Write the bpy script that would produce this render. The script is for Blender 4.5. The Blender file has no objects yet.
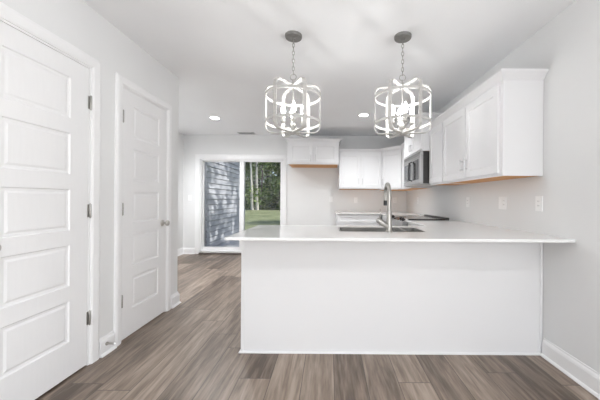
import bpy, bmesh, math, random
from mathutils import Vector, Matrix

C = bpy.context.scene
COL = C.collection
random.seed(7)
PI = math.pi
R = math.radians

# ------------------------------------------------------------------ camera
F_PX = 280.0
cam_data = bpy.data.cameras.new('camera')
cam = bpy.data.objects.new('camera', cam_data)
COL.objects.link(cam)
cam.location = (0, 0, 1.15)
cam.rotation_mode = 'QUATERNION'
cam.rotation_quaternion = (Matrix.Rotation(R(90), 4, 'X') @ Matrix.Rotation(R(0.40), 4, 'Z')).to_quaternion()
cam_data.sensor_width = 36.0
cam_data.sensor_fit = 'HORIZONTAL'
cam_data.lens = F_PX / 600 * 36
cam_data.shift_x = -29.0 / 600
cam_data.shift_y = -0.7 / 600
cam_data.clip_start = 0.05
cam_data.clip_end = 400
C.camera = cam

# ------------------------------------------------------------------ world, sun, exposure
world = bpy.data.worlds.new('sky')
C.world = world
world.use_nodes = True
wn = world.node_tree.nodes
wl = world.node_tree.links
wn.clear()
sky = wn.new('ShaderNodeTexSky')
sky.sky_type = 'NISHITA'
sky.sun_disc = False
sky.sun_elevation = R(42)
sky.sun_rotation = R(92)
sky.altitude = 50
bg = wn.new('ShaderNodeBackground')
bg.inputs['Strength'].default_value = 0.15
wo = wn.new('ShaderNodeOutputWorld')
wl.new(sky.outputs[0], bg.inputs['Color'])
wl.new(bg.outputs[0], wo.inputs['Surface'])

SUN_DIR = Vector((1.0, -0.06, 0.85)).normalized()      # towards the sun
sun_d = bpy.data.lights.new('sun', 'SUN')
sun_d.energy = 4.4
sun_d.angle = R(0.6)
sun_d.color = (1.0, 0.95, 0.86)
sun_o = bpy.data.objects.new('sun', sun_d)
COL.objects.link(sun_o)
sun_o.rotation_mode = 'QUATERNION'
sun_o.rotation_quaternion = SUN_DIR.to_track_quat('Z', 'Y')
sun_o.location = (20, 10, 20)


def area(name, loc, target, sx, sy, energy, color=(1, 1, 1)):
    d = bpy.data.lights.new(name, 'AREA')
    d.shape = 'RECTANGLE'
    d.size, d.size_y = sx, sy
    d.energy = energy
    d.color = color
    o = bpy.data.objects.new(name, d)
    COL.objects.link(o)
    o.location = loc
    o.rotation_mode = 'QUATERNION'
    o.rotation_quaternion = (Vector(loc) - Vector(target)).to_track_quat('Z', 'Y')
    return o


# fill lights added at invented windows: rear wall, right wall, dining side wall
area('added_rear_fill', (0.0, -4.35, 1.30), (0.0, -2.6, 2.30), 2.5, 1.7, 46, (0.96, 0.98, 1.0))
area('added_side_fill', (1.66, -1.25, 1.35), (-1.6, 0.9, 1.75), 1.9, 1.4, 76, (0.96, 0.98, 1.0))
area('added_dining_fill', (-3.08, 5.25, 1.45), (0.0, 4.6, 1.3), 0.68, 1.15, 3, (0.97, 0.98, 1.0))
CAN_EMIT = 25.0
FRONT_CAN_EMIT = 12.0
FRONT_SPOT_W = 58.0
CAN_SPOT_W = 104.0
BULB_EMIT = 62.0

C.view_settings.view_transform = 'Standard'
C.view_settings.look = 'None'
C.view_settings.gamma = 1.0
C.view_settings.use_curve_mapping = False
C.view_settings.exposure = 0.27
C.cycles.use_denoising = True
C.cycles.max_bounces = 10
C.cycles.diffuse_bounces = 6
C.cycles.transparent_max_bounces = 12
C.cycles.sample_clamp_indirect = 6.0


# ------------------------------------------------------------------ materials
def new_mat(name):
    m = bpy.data.materials.new(name)
    m.use_nodes = True
    nt = m.node_tree
    b = nt.nodes['Principled BSDF']
    return m, nt, b


def paint(name, color, rough=0.5, noise=0.015, scale=6.0, bump=0.0, bump_scale=200.0, metallic=0.0, stretch=None):
    """a plain finish: colour varied a little by noise, optional fine bump"""
    m, nt, b = new_mat(name)
    n, l = nt.nodes, nt.links
    tc = n.new('ShaderNodeTexCoord')
    nz = n.new('ShaderNodeTexNoise')
    nz.inputs['Scale'].default_value = scale
    nz.inputs['Detail'].default_value = 3
    src = tc.outputs['Object']
    if stretch:
        mp = n.new('ShaderNodeMapping')
        mp.inputs['Scale'].default_value = stretch
        l.new(src, mp.inputs[0])
        src = mp.outputs[0]
    l.new(src, nz.inputs['Vector'])
    cr = n.new('ShaderNodeValToRGB')
    cr.color_ramp.elements[0].position = 0.3
    cr.color_ramp.elements[1].position = 0.7
    c = Vector(color)
    cr.color_ramp.elements[0].color = (*[max(0, x * (1 - noise)) for x in c], 1)
    cr.color_ramp.elements[1].color = (*[min(1, x * (1 + noise)) for x in c], 1)
    l.new(nz.outputs[0], cr.inputs[0])
    l.new(cr.outputs[0], b.inputs['Base Color'])
    b.inputs['Roughness'].default_value = rough
    b.inputs['Metallic'].default_value = metallic
    if bump:
        n2 = n.new('ShaderNodeTexNoise')
        n2.inputs['Scale'].default_value = bump_scale
        l.new(src, n2.inputs['Vector'])
        bp = n.new('ShaderNodeBump')
        bp.inputs['Strength'].default_value = bump
        bp.inputs['Distance'].default_value = 0.002
        l.new(n2.outputs[0], bp.inputs['Height'])
        l.new(bp.outputs[0], b.inputs['Normal'])
    return m


def emit_mat(name, color, strength):
    m, nt, b = new_mat(name)
    b.inputs['Base Color'].default_value = (0.8, 0.8, 0.8, 1)
    b.inputs['Emission Color'].default_value = (*color, 1)
    b.inputs['Emission Strength'].default_value = strength
    return m


def glass_mat(name, refl=0.06, tint=(1, 1, 1), rough=0.0):
    m = bpy.data.materials.new(name)
    m.use_nodes = True
    nt = m.node_tree
    n, l = nt.nodes, nt.links
    n.clear()
    tr = n.new('ShaderNodeBsdfTransparent')
    tr.inputs[0].default_value = (*tint, 1)
    gl = n.new('ShaderNodeBsdfGlossy')
    gl.inputs['Roughness'].default_value = rough
    lw = n.new('ShaderNodeFresnel')
    lw.inputs['IOR'].default_value = 1.45
    mu = n.new('ShaderNodeMath')
    mu.operation = 'MULTIPLY'
    mu.inputs[1].default_value = refl / 0.034
    mu.use_clamp = True
    mx = n.new('ShaderNodeMixShader')
    o = n.new('ShaderNodeOutputMaterial')
    l.new(lw.outputs[0], mu.inputs[0])
    l.new(mu.outputs[0], mx.inputs[0])
    l.new(tr.outputs[0], mx.inputs[1])
    l.new(gl.outputs[0], mx.inputs[2])
    l.new(mx.outputs[0], o.inputs['Surface'])
    return m


def floor_mat():
    m, nt, b = new_mat('plank_floor')
    n, l = nt.nodes, nt.links

    def math_(op, a, bb=None, cc=None):
        q = n.new('ShaderNodeMath')
        q.operation = op
        for i, v in enumerate((a, bb, cc)):
            if v is None:
                continue
            if isinstance(v, (int, float)):
                q.inputs[i].default_value = v
            else:
                l.new(v, q.inputs[i])
        return q.outputs[0]
    W, L = 0.203, 1.22
    tc = n.new('ShaderNodeTexCoord')
    sx = n.new('ShaderNodeSeparateXYZ')
    l.new(tc.outputs['Object'], sx.inputs[0])
    xs = math_('DIVIDE', math_('ADD', sx.outputs[0], 0.163), W)
    col = math_('FLOOR', xs)
    wn1 = n.new('ShaderNodeTexWhiteNoise')
    wn1.noise_dimensions = '1D'
    l.new(col, wn1.inputs['W'])
    ys = math_('ADD', math_('DIVIDE', sx.outputs[1], L), math_('MULTIPLY', wn1.outputs[0], 7.0))
    row = math_('FLOOR', ys)
    cmb = n.new('ShaderNodeCombineXYZ')
    l.new(col, cmb.inputs[0])
    l.new(row, cmb.inputs[1])
    wn2 = n.new('ShaderNodeTexWhiteNoise')
    wn2.noise_dimensions = '3D'
    l.new(cmb.outputs[0], wn2.inputs['Vector'])
    # grain coordinates: shifted for each plank, drawn out along its length
    off = n.new('ShaderNodeVectorMath')
    off.operation = 'MULTIPLY_ADD'
    l.new(wn2.outputs['Color'], off.inputs[0])
    off.inputs[1].default_value = (9, 9, 9)
    l.new(tc.outputs['Object'], off.inputs[2])
    mp = n.new('ShaderNodeMapping')
    mp.inputs['Scale'].default_value = (1, 0.09, 1)
    l.new(off.outputs[0], mp.inputs[0])
    g1 = n.new('ShaderNodeTexNoise')
    g1.inputs['Scale'].default_value = 16
    g1.inputs['Detail'].default_value = 6
    g1.inputs['Roughness'].default_value = 0.6
    g1.inputs['Distortion'].default_value = 0.8
    l.new(mp.outputs[0], g1.inputs['Vector'])
    g2 = n.new('ShaderNodeTexNoise')
    g2.inputs['Scale'].default_value = 85
    g2.inputs['Detail'].default_value = 3
    l.new(mp.outputs[0], g2.inputs['Vector'])
    wv = n.new('ShaderNodeTexNoise')
    wv.inputs['Scale'].default_value = 5
    wv.inputs['Detail'].default_value = 2
    wv.inputs['Distortion'].default_value = 1.5
    l.new(mp.outputs[0], wv.inputs['Vector'])
    rings = math_('PINGPONG', math_('MULTIPLY', wv.outputs[0], 9.0), 1.0)
    s = math_('ADD', math_('MULTIPLY', g1.outputs[0], 0.58), math_('MULTIPLY', g2.outputs[0], 0.28))
    s = math_('ADD', s, math_('MULTIPLY', rings, 0.13))
    s = math_('ADD', s, math_('MULTIPLY', math_('SUBTRACT', wn2.outputs[0], 0.5), 0.26))
    cr = n.new('ShaderNodeValToRGB')
    e = cr.color_ramp.elements
    e[0].position, e[0].color = 0.31, (0.090, 0.065, 0.048, 1)
    e[1].position, e[1].color = 0.70, (0.375, 0.300, 0.242, 1)
    k = e.new(0.5)
    k.color = (0.215, 0.165, 0.129, 1)
    l.new(s, cr.inputs[0])
    # thin dark joints between planks
    fx = math_('FRACT', xs)
    fy = math_('FRACT', ys)
    jx = math_('MINIMUM', fx, math_('SUBTRACT', 1.0, fx))
    jy = math_('MINIMUM', fy, math_('SUBTRACT', 1.0, fy))
    jx = math_('LESS_THAN', jx, 0.011)
    jy = math_('LESS_THAN', jy, 0.0022)
    j = math_('MAXIMUM', jx, jy)
    mx = n.new('ShaderNodeMix')
    mx.data_type = 'RGBA'
    l.new(math_('MULTIPLY', j, 0.75), mx.inputs['Factor'])
    l.new(cr.outputs[0], mx.inputs['A'])
    mx.inputs['B'].default_value = (0.055, 0.043, 0.035, 1)
    l.new(mx.outputs['Result'], b.inputs['Base Color'])
    b.inputs['Roughness'].default_value = 0.42
    rr = math_('ADD', math_('MULTIPLY', g1.outputs[0], 0.2), 0.30)
    l.new(rr, b.inputs['Roughness'])
    bp = n.new('ShaderNodeBump')
    bp.inputs['Strength'].default_value = 0.25
    bp.inputs['Distance'].default_value = 0.002
    l.new(math_('SUBTRACT', s, j), bp.inputs['Height'])
    l.new(bp.outputs[0], b.inputs['Normal'])
    return m


def quartz_mat():
    m, nt, b = new_mat('white_quartz')
    n, l = nt.nodes, nt.links
    tc = n.new('ShaderNodeTexCoord')
    a = n.new('ShaderNodeTexNoise')
    a.inputs['Scale'].default_value = 90
    a.inputs['Detail'].default_value = 4
    l.new(tc.outputs['Object'], a.inputs['Vector'])
    v = n.new('ShaderNodeTexNoise')
    v.inputs['Scale'].default_value = 2.2
    v.inputs['Detail'].default_value = 6
    v.inputs['Distortion'].default_value = 1.6
    l.new(tc.outputs['Object'], v.inputs['Vector'])
    cr = n.new('ShaderNodeValToRGB')
    cr.color_ramp.elements[0].position = 0.25
    cr.color_ramp.elements[0].color = (0.75, 0.75, 0.745, 1)
    cr.color_ramp.elements[1].position = 0.55
    cr.color_ramp.elements[1].color = (0.84, 0.84, 0.835, 1)
    ad = n.new('ShaderNodeMath')
    ad.operation = 'MULTIPLY_ADD'
    l.new(a.outputs[0], ad.inputs[0])
    ad.inputs[1].default_value = 0.35
    l.new(v.outputs[0], ad.inputs[2])
    l.new(ad.outputs[0], cr.inputs[0])
    l.new(cr.outputs[0], b.inputs['Base Color'])
    b.inputs['Roughness'].default_value = 0.14
    return m


def leaf_mat(name, c0, c1, c2):
    m, nt, b = new_mat(name)
    n, l = nt.nodes, nt.links
    g = n.new('ShaderNodeNewGeometry')
    cr = n.new('ShaderNodeValToRGB')
    e = cr.color_ramp.elements
    e[0].color, e[1].color = (*c0, 1), (*c2, 1)
    k = e.new(0.55)
    k.color = (*c1, 1)
    l.new(g.outputs['Random Per Island'], cr.inputs[0])
    l.new(cr.outputs[0], b.inputs['Base Color'])
    b.inputs['Roughness'].default_value = 0.55
    b.inputs['Transmission Weight'].default_value = 0.0
    return m


def grass_mat():
    m, nt, b = new_mat('lawn_grass')
    n, l = nt.nodes, nt.links
    tc = n.new('ShaderNodeTexCoord')
    a = n.new('ShaderNodeTexNoise')
    a.inputs['Scale'].default_value = 0.7
    a.inputs['Detail'].default_value = 8
    a.inputs['Roughness'].default_value = 0.7
    l.new(tc.outputs['Object'], a.inputs['Vector'])
    cr = n.new('ShaderNodeValToRGB')
    e = cr.color_ramp.elements
    e[0].position, e[0].color = 0.3, (0.13, 0.17, 0.07, 1)
    e[1].position, e[1].color = 0.75, (0.38, 0.41, 0.23, 1)
    l.new(a.outputs[0], cr.inputs[0])
    l.new(cr.outputs[0], b.inputs['Base Color'])
    b.inputs['Roughness'].default_value = 0.9
    n2 = n.new('ShaderNodeTexNoise')
    n2.inputs['Scale'].default_value = 40
    l.new(tc.outputs['Object'], n2.inputs['Vector'])
    bp = n.new('ShaderNodeBump')
    bp.inputs['Distance'].default_value = 0.05
    l.new(n2.outputs[0], bp.inputs['Height'])
    l.new(bp.outputs[0], b.inputs['Normal'])
    return m


M = {}
M['wall'] = paint('wall_paint', (0.770, 0.774, 0.774), 0.6, 0.012, 2.0, 0.15, 260)
M['ceiling'] = paint('ceiling_paint', (0.885, 0.895, 0.908), 0.8, 0.012, 2.0, 0.25, 160)
M['trim'] = paint('trim_paint', (0.85, 0.85, 0.855), 0.35, 0.006, 3.0)
M['door'] = paint('door_paint', (0.82, 0.82, 0.825), 0.38, 0.008, 8.0, 0.06, 120, stretch=(1, 8, 1))
M['cabinet'] = paint('cabinet_paint', (0.80, 0.80, 0.81), 0.32, 0.006, 4.0)
M['panel'] = paint('peninsula_paint', (0.78, 0.78, 0.79), 0.4, 0.006, 3.0)
M['rawwood'] = paint('raw_plywood', (0.62, 0.31, 0.11), 0.6, 0.18, 5.0, stretch=(1, 14, 1))
M['nickel'] = paint('brushed_nickel', (0.58, 0.56, 0.53), 0.32, 0.05, 40, metallic=1.0)
M['faucet'] = paint('faucet_nickel', (0.43, 0.415, 0.39), 0.38, 0.04, 40, metallic=1.0)
M['pull'] = paint('cabinet_pull_nickel', (0.60, 0.60, 0.60), 0.35, 0.04, 40, metallic=1.0)
M['hinge'] = paint('hinge_nickel', (0.40, 0.39, 0.37), 0.4, 0.08, 60, metallic=1.0)
M['steel'] = paint('brushed_stainless', (0.43, 0.43, 0.43), 0.34, 0.08, 8, metallic=1.0, stretch=(1, 1, 60))
M['sinksteel'] = paint('sink_stainless', (0.17, 0.165, 0.155), 0.5, 0.06, 20, metallic=0.4)
M['black'] = paint('black_plastic', (0.018, 0.018, 0.019), 0.35, 0.1, 30)
M['blackglass'] = paint('black_glass', (0.02, 0.02, 0.022), 0.14, 0.05, 5)
M['darkwindow'] = paint('microwave_window_glass', (0.085, 0.09, 0.095), 0.25, 0.1, 20)
M['darkcase'] = paint('microwave_case', (0.035, 0.033, 0.032), 0.35, 0.15, 20)
M['plate'] = paint('white_plastic', (0.90, 0.90, 0.90), 0.3, 0.004, 10)
M['slot'] = paint('dark_slot', (0.05, 0.05, 0.05), 0.6, 0.1, 10)
M['canopy'] = paint('canopy_grey_metal', (0.24, 0.235, 0.225), 0.45, 0.12, 30, metallic=0.4)
M['chain'] = paint('chain_metal', (0.42, 0.41, 0.39), 0.4, 0.08, 60, metallic=0.8)
M['cage'] = paint('whitewashed_cage', (0.52, 0.51, 0.49), 0.5, 0.10, 25, stretch=(1, 1, 6))
M['arm'] = paint('lamp_arm_metal', (0.55, 0.54, 0.52), 0.35, 0.06, 40, metallic=0.7)
M['candle'] = paint('candle_sleeve', (0.60, 0.59, 0.57), 0.5, 0.02, 30)
M['bulb'] = emit_mat('lit_bulb', (1.0, 0.995, 0.985), BULB_EMIT)
M['can'] = emit_mat('lit_downlight', (1.0, 0.99, 0.98), CAN_EMIT)
M['frontcan'] = emit_mat('lit_front_downlight', (0.99, 0.99, 1.0), FRONT_CAN_EMIT)
M['floor'] = floor_mat()
M['quartz'] = quartz_mat()
M['glass'] = glass_mat('window_glass', 0.04)
M['vinyl'] = paint('white_vinyl', (0.82, 0.82, 0.825), 0.35, 0.005, 5)
M['threshold'] = paint('threshold_metal', (0.16, 0.14, 0.125), 0.5, 0.1, 20, metallic=0.3)
M['vent'] = paint('vent_grey', (0.62, 0.62, 0.62), 0.5, 0.03, 20)
M['siding'] = paint('blue_grey_siding', (0.37, 0.39, 0.44), 0.6, 0.05, 5, 0.1, 60, stretch=(1, 1, 10))
M['concrete'] = paint('patio_concrete', (0.46, 0.48, 0.50), 0.85, 0.08, 6, 0.3, 90)
M['grass'] = grass_mat()
M['bark'] = paint('grey_bark', (0.16, 0.135, 0.11), 0.9, 0.35, 9, 0.6, 20, stretch=(1, 1, 0.2))
M['palebark'] = paint('pale_bark', (0.50, 0.48, 0.45), 0.9, 0.25, 9, 0.5, 20, stretch=(1, 1, 0.2))
M['leaf'] = leaf_mat('leaf_green', (0.07, 0.13, 0.03), (0.17, 0.27, 0.07), (0.34, 0.42, 0.14))
M['leafd'] = leaf_mat('leaf_dark_green', (0.045, 0.09, 0.026), (0.11, 0.19, 0.055), (0.21, 0.30, 0.10))
M['leafy'] = leaf_mat('leaf_olive_green', (0.09, 0.12, 0.03), (0.22, 0.27, 0.08), (0.40, 0.40, 0.15))


# ------------------------------------------------------------------ mesh helpers
def obj(name, bm, mat, parent=None, bevel=0.0, seg=2, smooth=False, angle=35):
    """link a bmesh as ONE mesh object"""
    bmesh.ops.recalc_face_normals(bm, faces=bm.faces[:])
    me = bpy.data.meshes.new(name)
    bm.to_mesh(me)
    bm.free()
    for m in (mat if isinstance(mat, (list, tuple)) else [mat]):
        me.materials.append(m)
    o = bpy.data.objects.new(name, me)
    COL.objects.link(o)
    if parent is not None:
        o.parent = parent
    if smooth:
        for p in me.polygons:
            p.use_smooth = True
        me.set_sharp_from_angle(angle=R(angle))
    if bevel:
        b = o.modifiers.new('bevel', 'BEVEL')
        b.width = bevel
        b.segments = seg
        b.limit_method = 'ANGLE'
        b.angle_limit = R(40)
    return o


def tag(o, label, cat, group=None):
    o['label'] = label
    o['category'] = cat
    if group:
        o['group'] = group
    return o


def thing(name, label, cat, loc=(0, 0, 0), rotz=0.0, group=None):
    o = bpy.data.objects.new(name, None)
    o.empty_display_size = 0.1
    COL.objects.link(o)
    o.location = loc
    o.rotation_euler = (0, 0, rotz)
    return tag(o, label, cat, group)


def struct(o, label=None, cat=None):
    o['kind'] = 'structure'
    if label:
        o['label'] = label
    if cat:
        o['category'] = cat
    return o


def dup(root, loc, rotz, label, group=None):
    """a copy of a thing with copies of its parts and sub-parts"""
    r = root.copy()
    COL.objects.link(r)
    r.location = loc
    r.rotation_euler = (0, 0, rotz)
    r['label'] = label
    if group:
        r['group'] = group
    for ch in list(root.children):
        c = ch.copy()
        COL.objects.link(c)
        c.parent = r
        for g in list(ch.children):
            d = g.copy()
            COL.objects.link(d)
            d.parent = c
    return r


def box(bm, x0, x1, y0, y1, z0, z1, mi=0):
    v = [bm.verts.new((x, y, z)) for z in (z0, z1) for x, y in ((x0, y0), (x1, y0), (x1, y1), (x0, y1))]
    for f in ((0, 3, 2, 1), (4, 5, 6, 7), (0, 1, 5, 4), (1, 2, 6, 5), (2, 3, 7, 6), (3, 0, 4, 7)):
        fc = bm.faces.new([v[i] for i in f])
        fc.material_index = mi
    return v


def BX(*a, **k):
    bm = bmesh.new()
    box(bm, *a, **k)
    return bm


def xform(bm, mat):
    bmesh.ops.transform(bm, matrix=mat, verts=bm.verts[:])
    return bm


def slab(xs, ys, keep, z0, z1):
    """grid of cells with holes, extruded; shared vertices"""
    bm = bmesh.new()
    vt = {}

    def V(i, j, k):
        if (i, j, k) not in vt:
            vt[(i, j, k)] = bm.verts.new((xs[i], ys[j], z1 if k else z0))
        return vt[(i, j, k)]
    nx, ny = len(xs) - 1, len(ys) - 1

    def on(i, j):
        return 0 <= i < nx and 0 <= j < ny and keep(i, j)
    for i in range(nx):
        for j in range(ny):
            if not on(i, j):
                continue
            bm.faces.new([V(i, j, 1), V(i + 1, j, 1), V(i + 1, j + 1, 1), V(i, j + 1, 1)])
            bm.faces.new([V(i, j, 0), V(i, j + 1, 0), V(i + 1, j + 1, 0), V(i + 1, j, 0)])
            for (di, dj, a, b) in ((-1, 0, (i, j + 1), (i, j)), (1, 0, (i + 1, j), (i + 1, j + 1)),
                                   (0, -1, (i, j), (i + 1, j)), (0, 1, (i + 1, j + 1), (i, j + 1))):
                if not on(i + di, j + dj):
                    bm.faces.new([V(*a, 0), V(*b, 0), V(*b, 1), V(*a, 1)])
    bmesh.ops.dissolve_limit(bm, angle_limit=0.01, verts=bm.verts[:], edges=bm.edges[:])
    return bm


# slab() lies in XY; these stand it up: (u, v, depth) -> world
STAND_X = Matrix(((0, 0, 1, 0), (1, 0, 0, 0), (0, 1, 0, 0), (0, 0, 0, 1)))   # u->Y, v->Z, depth->X
STAND_Y = Matrix(((1, 0, 0, 0), (0, 0, 1, 0), (0, 1, 0, 0), (0, 0, 0, 1)))   # u->X, v->Z, depth->Y


def ring_pts(c, u, v, r, n, a0=0.0):
    return [c + (u * math.cos(a0 + 2 * PI * i / n) + v * math.sin(a0 + 2 * PI * i / n)) * r for i in range(n)]


def tube(bm, pts, rad, n=10, closed=False, caps=True):
    pts = [Vector(p) for p in pts]
    rads = rad if isinstance(rad, (list, tuple)) else [rad] * len(pts)
    N = len(pts)
    rings = []
    up = None
    for i, p in enumerate(pts):
        if closed:
            t = (pts[(i + 1) % N] - pts[i - 1]).normalized()
        else:
            t = (pts[min(i + 1, N - 1)] - pts[max(i - 1, 0)]).normalized()
        if up is None:
            up = Vector((0, 0, 1)) if abs(t.z) < 0.9 else Vector((1, 0, 0))
        u = (up - t * up.dot(t)).normalized()
        up = u
        w = t.cross(u)
        rings.append([bm.verts.new(q) for q in ring_pts(p, u, w, rads[i], n)])
    m = N if closed else N - 1
    for i in range(m):
        a, b = rings[i], rings[(i + 1) % N]
        for k in range(n):
            bm.faces.new([a[k], a[(k + 1) % n], b[(k + 1) % n], b[k]])
    if caps and not closed:
        bm.faces.new(rings[0][::-1])
        bm.faces.new(rings[-1])
    return bm


def lathe(bm, prof, n=24, c=(0, 0, 0), axis=None):
    """prof: list of (radius, height); axis matrix optional"""
    c = Vector(c)
    rings = []
    mt = axis or Matrix.Identity(3)
    for r, h in prof:
        if r < 1e-6:
            rings.append([bm.verts.new(c + mt @ Vector((0, 0, h)))])
        else:
            rings.append([bm.verts.new(c + mt @ Vector((r * math.cos(2 * PI * k / n), r * math.sin(2 * PI * k / n), h))) for k in range(n)])
    for a, b in zip(rings, rings[1:]):
        if len(a) == 1 and len(b) == 1:
            continue
        for k in range(n):
            k2 = (k + 1) % n
            if len(a) == 1:
                bm.faces.new([a[0], b[k2], b[k]])
            elif len(b) == 1:
                bm.faces.new([a[k], a[k2], b[0]])
            else:
                bm.faces.new([a[k], a[k2], b[k2], b[k]])
    if len(rings[0]) > 1:
        bm.faces.new(rings[0][::-1])
    if len(rings[-1]) > 1:
        bm.faces.new(rings[-1])
    return bm


AX_X = Matrix(((0, 0, 1), (0, 1, 0), (-1, 0, 0)))       # lathe axis -> +X
AX_NX = Matrix(((0, 0, -1), (0, 1, 0), (1, 0, 0)))      # -> -X
AX_NY = Matrix(((1, 0, 0), (0, 0, -1), (0, 1, 0)))      # -> -Y


def strap(bm, pts, width_dir, half_w, half_t, closed=True):
    """flat bar along pts: thickness lies in the path's plane, width along width_dir"""
    pts = [Vector(p) for p in pts]
    N = len(pts)
    w = Vector(width_dir).normalized()
    rings = []
    for i, p in enumerate(pts):
        t = (pts[(i + 1) % N] - pts[i - 1]).normalized()
        nrm = t.cross(w).normalized()
        rings.append([bm.verts.new(p + w * a * half_w + nrm * b * half_t) for a, b in ((-1, -1), (1, -1), (1, 1), (-1, 1))])
    for i in range(N if closed else N - 1):
        a, b = rings[i], rings[(i + 1) % N]
        for k in range(4):
            bm.faces.new([a[k], a[(k + 1) % 4], b[(k + 1) % 4], b[k]])
    return bm


def sweep(bm, path, prof, closed_prof=True):
    """mitred moulding: path = 2D points (x, y); prof = (out, z); out is to the right of travel"""
    P = [Vector(p) for p in path]
    N = len(P)
    rows = []
    for i, p in enumerate(P):
        ds = []
        if i > 0:
            ds.append((P[i] - P[i - 1]).normalized())
        if i < N - 1:
            ds.append((P[i + 1] - P[i]).normalized())
        ns = [Vector((d.y, -d.x)) for d in ds]
        if len(ns) == 1:
            m = ns[0]
        else:
            m = (ns[0] + ns[1]).normalized()
            m = m / max(0.2, m.dot(ns[0]))
        rows.append([bm.verts.new((p.x + m.x * o, p.y + m.y * o, z)) for o, z in prof])
    K = len(prof)
    for a, b in zip(rows, rows[1:]):
        for k in range(K if closed_prof else K - 1):
            k2 = (k + 1) % K
            bm.faces.new([a[k], b[k], b[k2], a[k2]])
    bm.faces.new(rows[0][::-1])
    bm.faces.new(rows[-1])
    return bm


def shaker(x0, x1, z0, z1, t=0.02, stile=0.058, rec=0.009):
    """shaker door or drawer front: lies in XZ, back at y=0, face at y=-t"""
    bm = bmesh.new()
    s, c = stile, 0.006
    o = [(x0, z0), (x1, z0), (x1, z1), (x0, z1)]
    i1 = [(x0 + s, z0 + s), (x1 - s, z0 + s), (x1 - s, z1 - s), (x0 + s, z1 - s)]
    i2 = [(x0 + s + c, z0 + s + c), (x1 - s - c, z0 + s + c), (x1 - s - c, z1 - s - c), (x0 + s + c, z1 - s - c)]
    B = [bm.verts.new((x, 0, z)) for x, z in o]
    Fo = [bm.verts.new((x, -t, z)) for x, z in o]
    F1 = [bm.verts.new((x, -t, z)) for x, z in i1]
    F2 = [bm.verts.new((x, -t + rec, z)) for x, z in i2]
    bm.faces.new(B)
    bm.faces.new(F2)
    for a, b in ((B, Fo), (Fo, F1), (F1, F2)):
        for k in range(4):
            bm.faces.new([a[k], a[(k + 1) % 4], b[(k + 1) % 4], b[k]])
    return bm


def pull(x, z, length=0.11, horizontal=False, y=-0.02):
    """bar pull on a door face at local (x, z)"""
    bm = bmesh.new()
    h = length / 2
    d = (1, 0) if horizontal else (0, 1)
    yo = y - 0.028
    tube(bm, [(x - d[0] * h, yo, z - d[1] * h), (x + d[0] * h, yo, z + d[1] * h)], 0.0055, 10)
    for s in (-1, 1):
        px, pz = x + d[0] * h * 0.72 * s, z + d[1] * h * 0.72 * s
        tube(bm, [(px, y, pz), (px, yo, pz)], 0.0042, 8)
    return bm


# ================================================================== THE SETTING
XL, XR, YB, ZC = -1.648, 1.606, 5.80, 2.465      # left wall, right wall, back wall, ceiling
XD, YL = -3.02, 3.056                            # dining side wall, end of the left wall
YF = -4.3                                        # wall behind the camera
D1 = (1.256, 1.930)                              # near door opening along Y
D2 = (2.216, 2.842)                              # second door opening
DH = 2.045
T = 0.12

o = obj('floor', BX(-3.2, 1.76, YF - 0.14, YB + 0.14, -0.06, 0.0), M['floor'])
struct(o)
o = obj('ceiling', BX(-3.2, 1.76, YF - 0.14, YB + 0.14, ZC, ZC + 0.14), M['ceiling'])
struct(o)
RW = (-2.25, -0.25, 0.60, 2.10)
bm = slab([YF - 0.12, RW[0], RW[1], YB + 0.14], [0, RW[2], RW[3], ZC], lambda i, j: not (i == 1 and j == 1), XR, XR + 0.14)
struct(obj('wall_right', xform(bm, STAND_X), M['wall']))
# left wall with two door openings, and its end
ys = [YF, D1[0], D1[1], D2[0], D2[1], YL]
bm = slab(ys, [0, DH, ZC], lambda i, j: not (j == 0 and i in (1, 3)), XL - T, XL)
struct(obj('wall_left', xform(bm, STAND_X), M['wall']))
# closets behind the two doors: a back wall and the return that faces the dining side
bm = bmesh.new()
box(bm, XD, XL - T, YL - T, YL, 0, ZC)
struct(obj('wall_closet', bm, M['wall']))
# dining side wall
DW = (4.90, 5.60, 0.85, 2.05)
bm = slab([YF, DW[0], DW[1], YB], [0, DW[2], DW[3], ZC], lambda i, j: not (i == 1 and j == 1), XD - 0.14, XD)
struct(obj('wall_dining', xform(bm, STAND_X), M['wall']))
# back wall with the sliding door opening
SX0, SX1, SZ = -2.676, -0.945, 1.972
bm = slab([XD, SX0, SX1, XR], [0, SZ, ZC], lambda i, j: not (i == 1 and j == 0), YB, YB + 0.14)
struct(obj('wall_back', xform(bm, STAND_Y), M['wall']))
# wall behind the camera with a wide opening, added for fill light
FW = (-1.30, 1.30, 0.42, 2.18)
bm = slab([XD - 0.14, FW[0], FW[1], XR], [0, FW[2], FW[3], ZC], lambda i, j: not (i == 1 and j == 1), YF - 0.12, YF)
struct(obj('wall_front', xform(bm, STAND_Y), M['wall']))


def window_unit(name, u0, u1, v0, v1, place, depth):
    """frame, meeting rail and one pane, in local u (along wall), v (up), d"""
    f = 0.05
    bm = slab([u0, u0 + f, (u0 + u1) / 2 - f / 2, (u0 + u1) / 2 + f / 2, u1 - f, u1], [v0, v0 + f, v1 - f, v1],
              lambda i, j: not (i in (1, 3) and j == 1), depth, depth + 0.05)
    w = obj(name, xform(bm, place), M['vinyl'], bevel=0.004)
    struct(w)
    bm = bmesh.new()
    box(bm, u0 + f, u1 - f, v0 + f, v1 - f, depth + 0.022, depth + 0.028)
    obj('pane', xform(bm, place), M['glass'], w)


window_unit('added_window_1', *FW, STAND_Y, YF - 0.10)  # unseen rear window, invented to go with the rear fill light
window_unit('added_window_3', *RW, STAND_X, XR + 0.08)  # unseen right wall window, added so fill reaches the left wall
window_unit('added_window_2', *DW, STAND_X, XD - 0.12)  # unseen dining side window, added for fill and kept out of reflections

BB = [(0, 0), (0.016, 0), (0.016, 0.098), (0.012, 0.112), (0.006, 0.122), (0.005, 0.132), (0, 0.132)]


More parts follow.
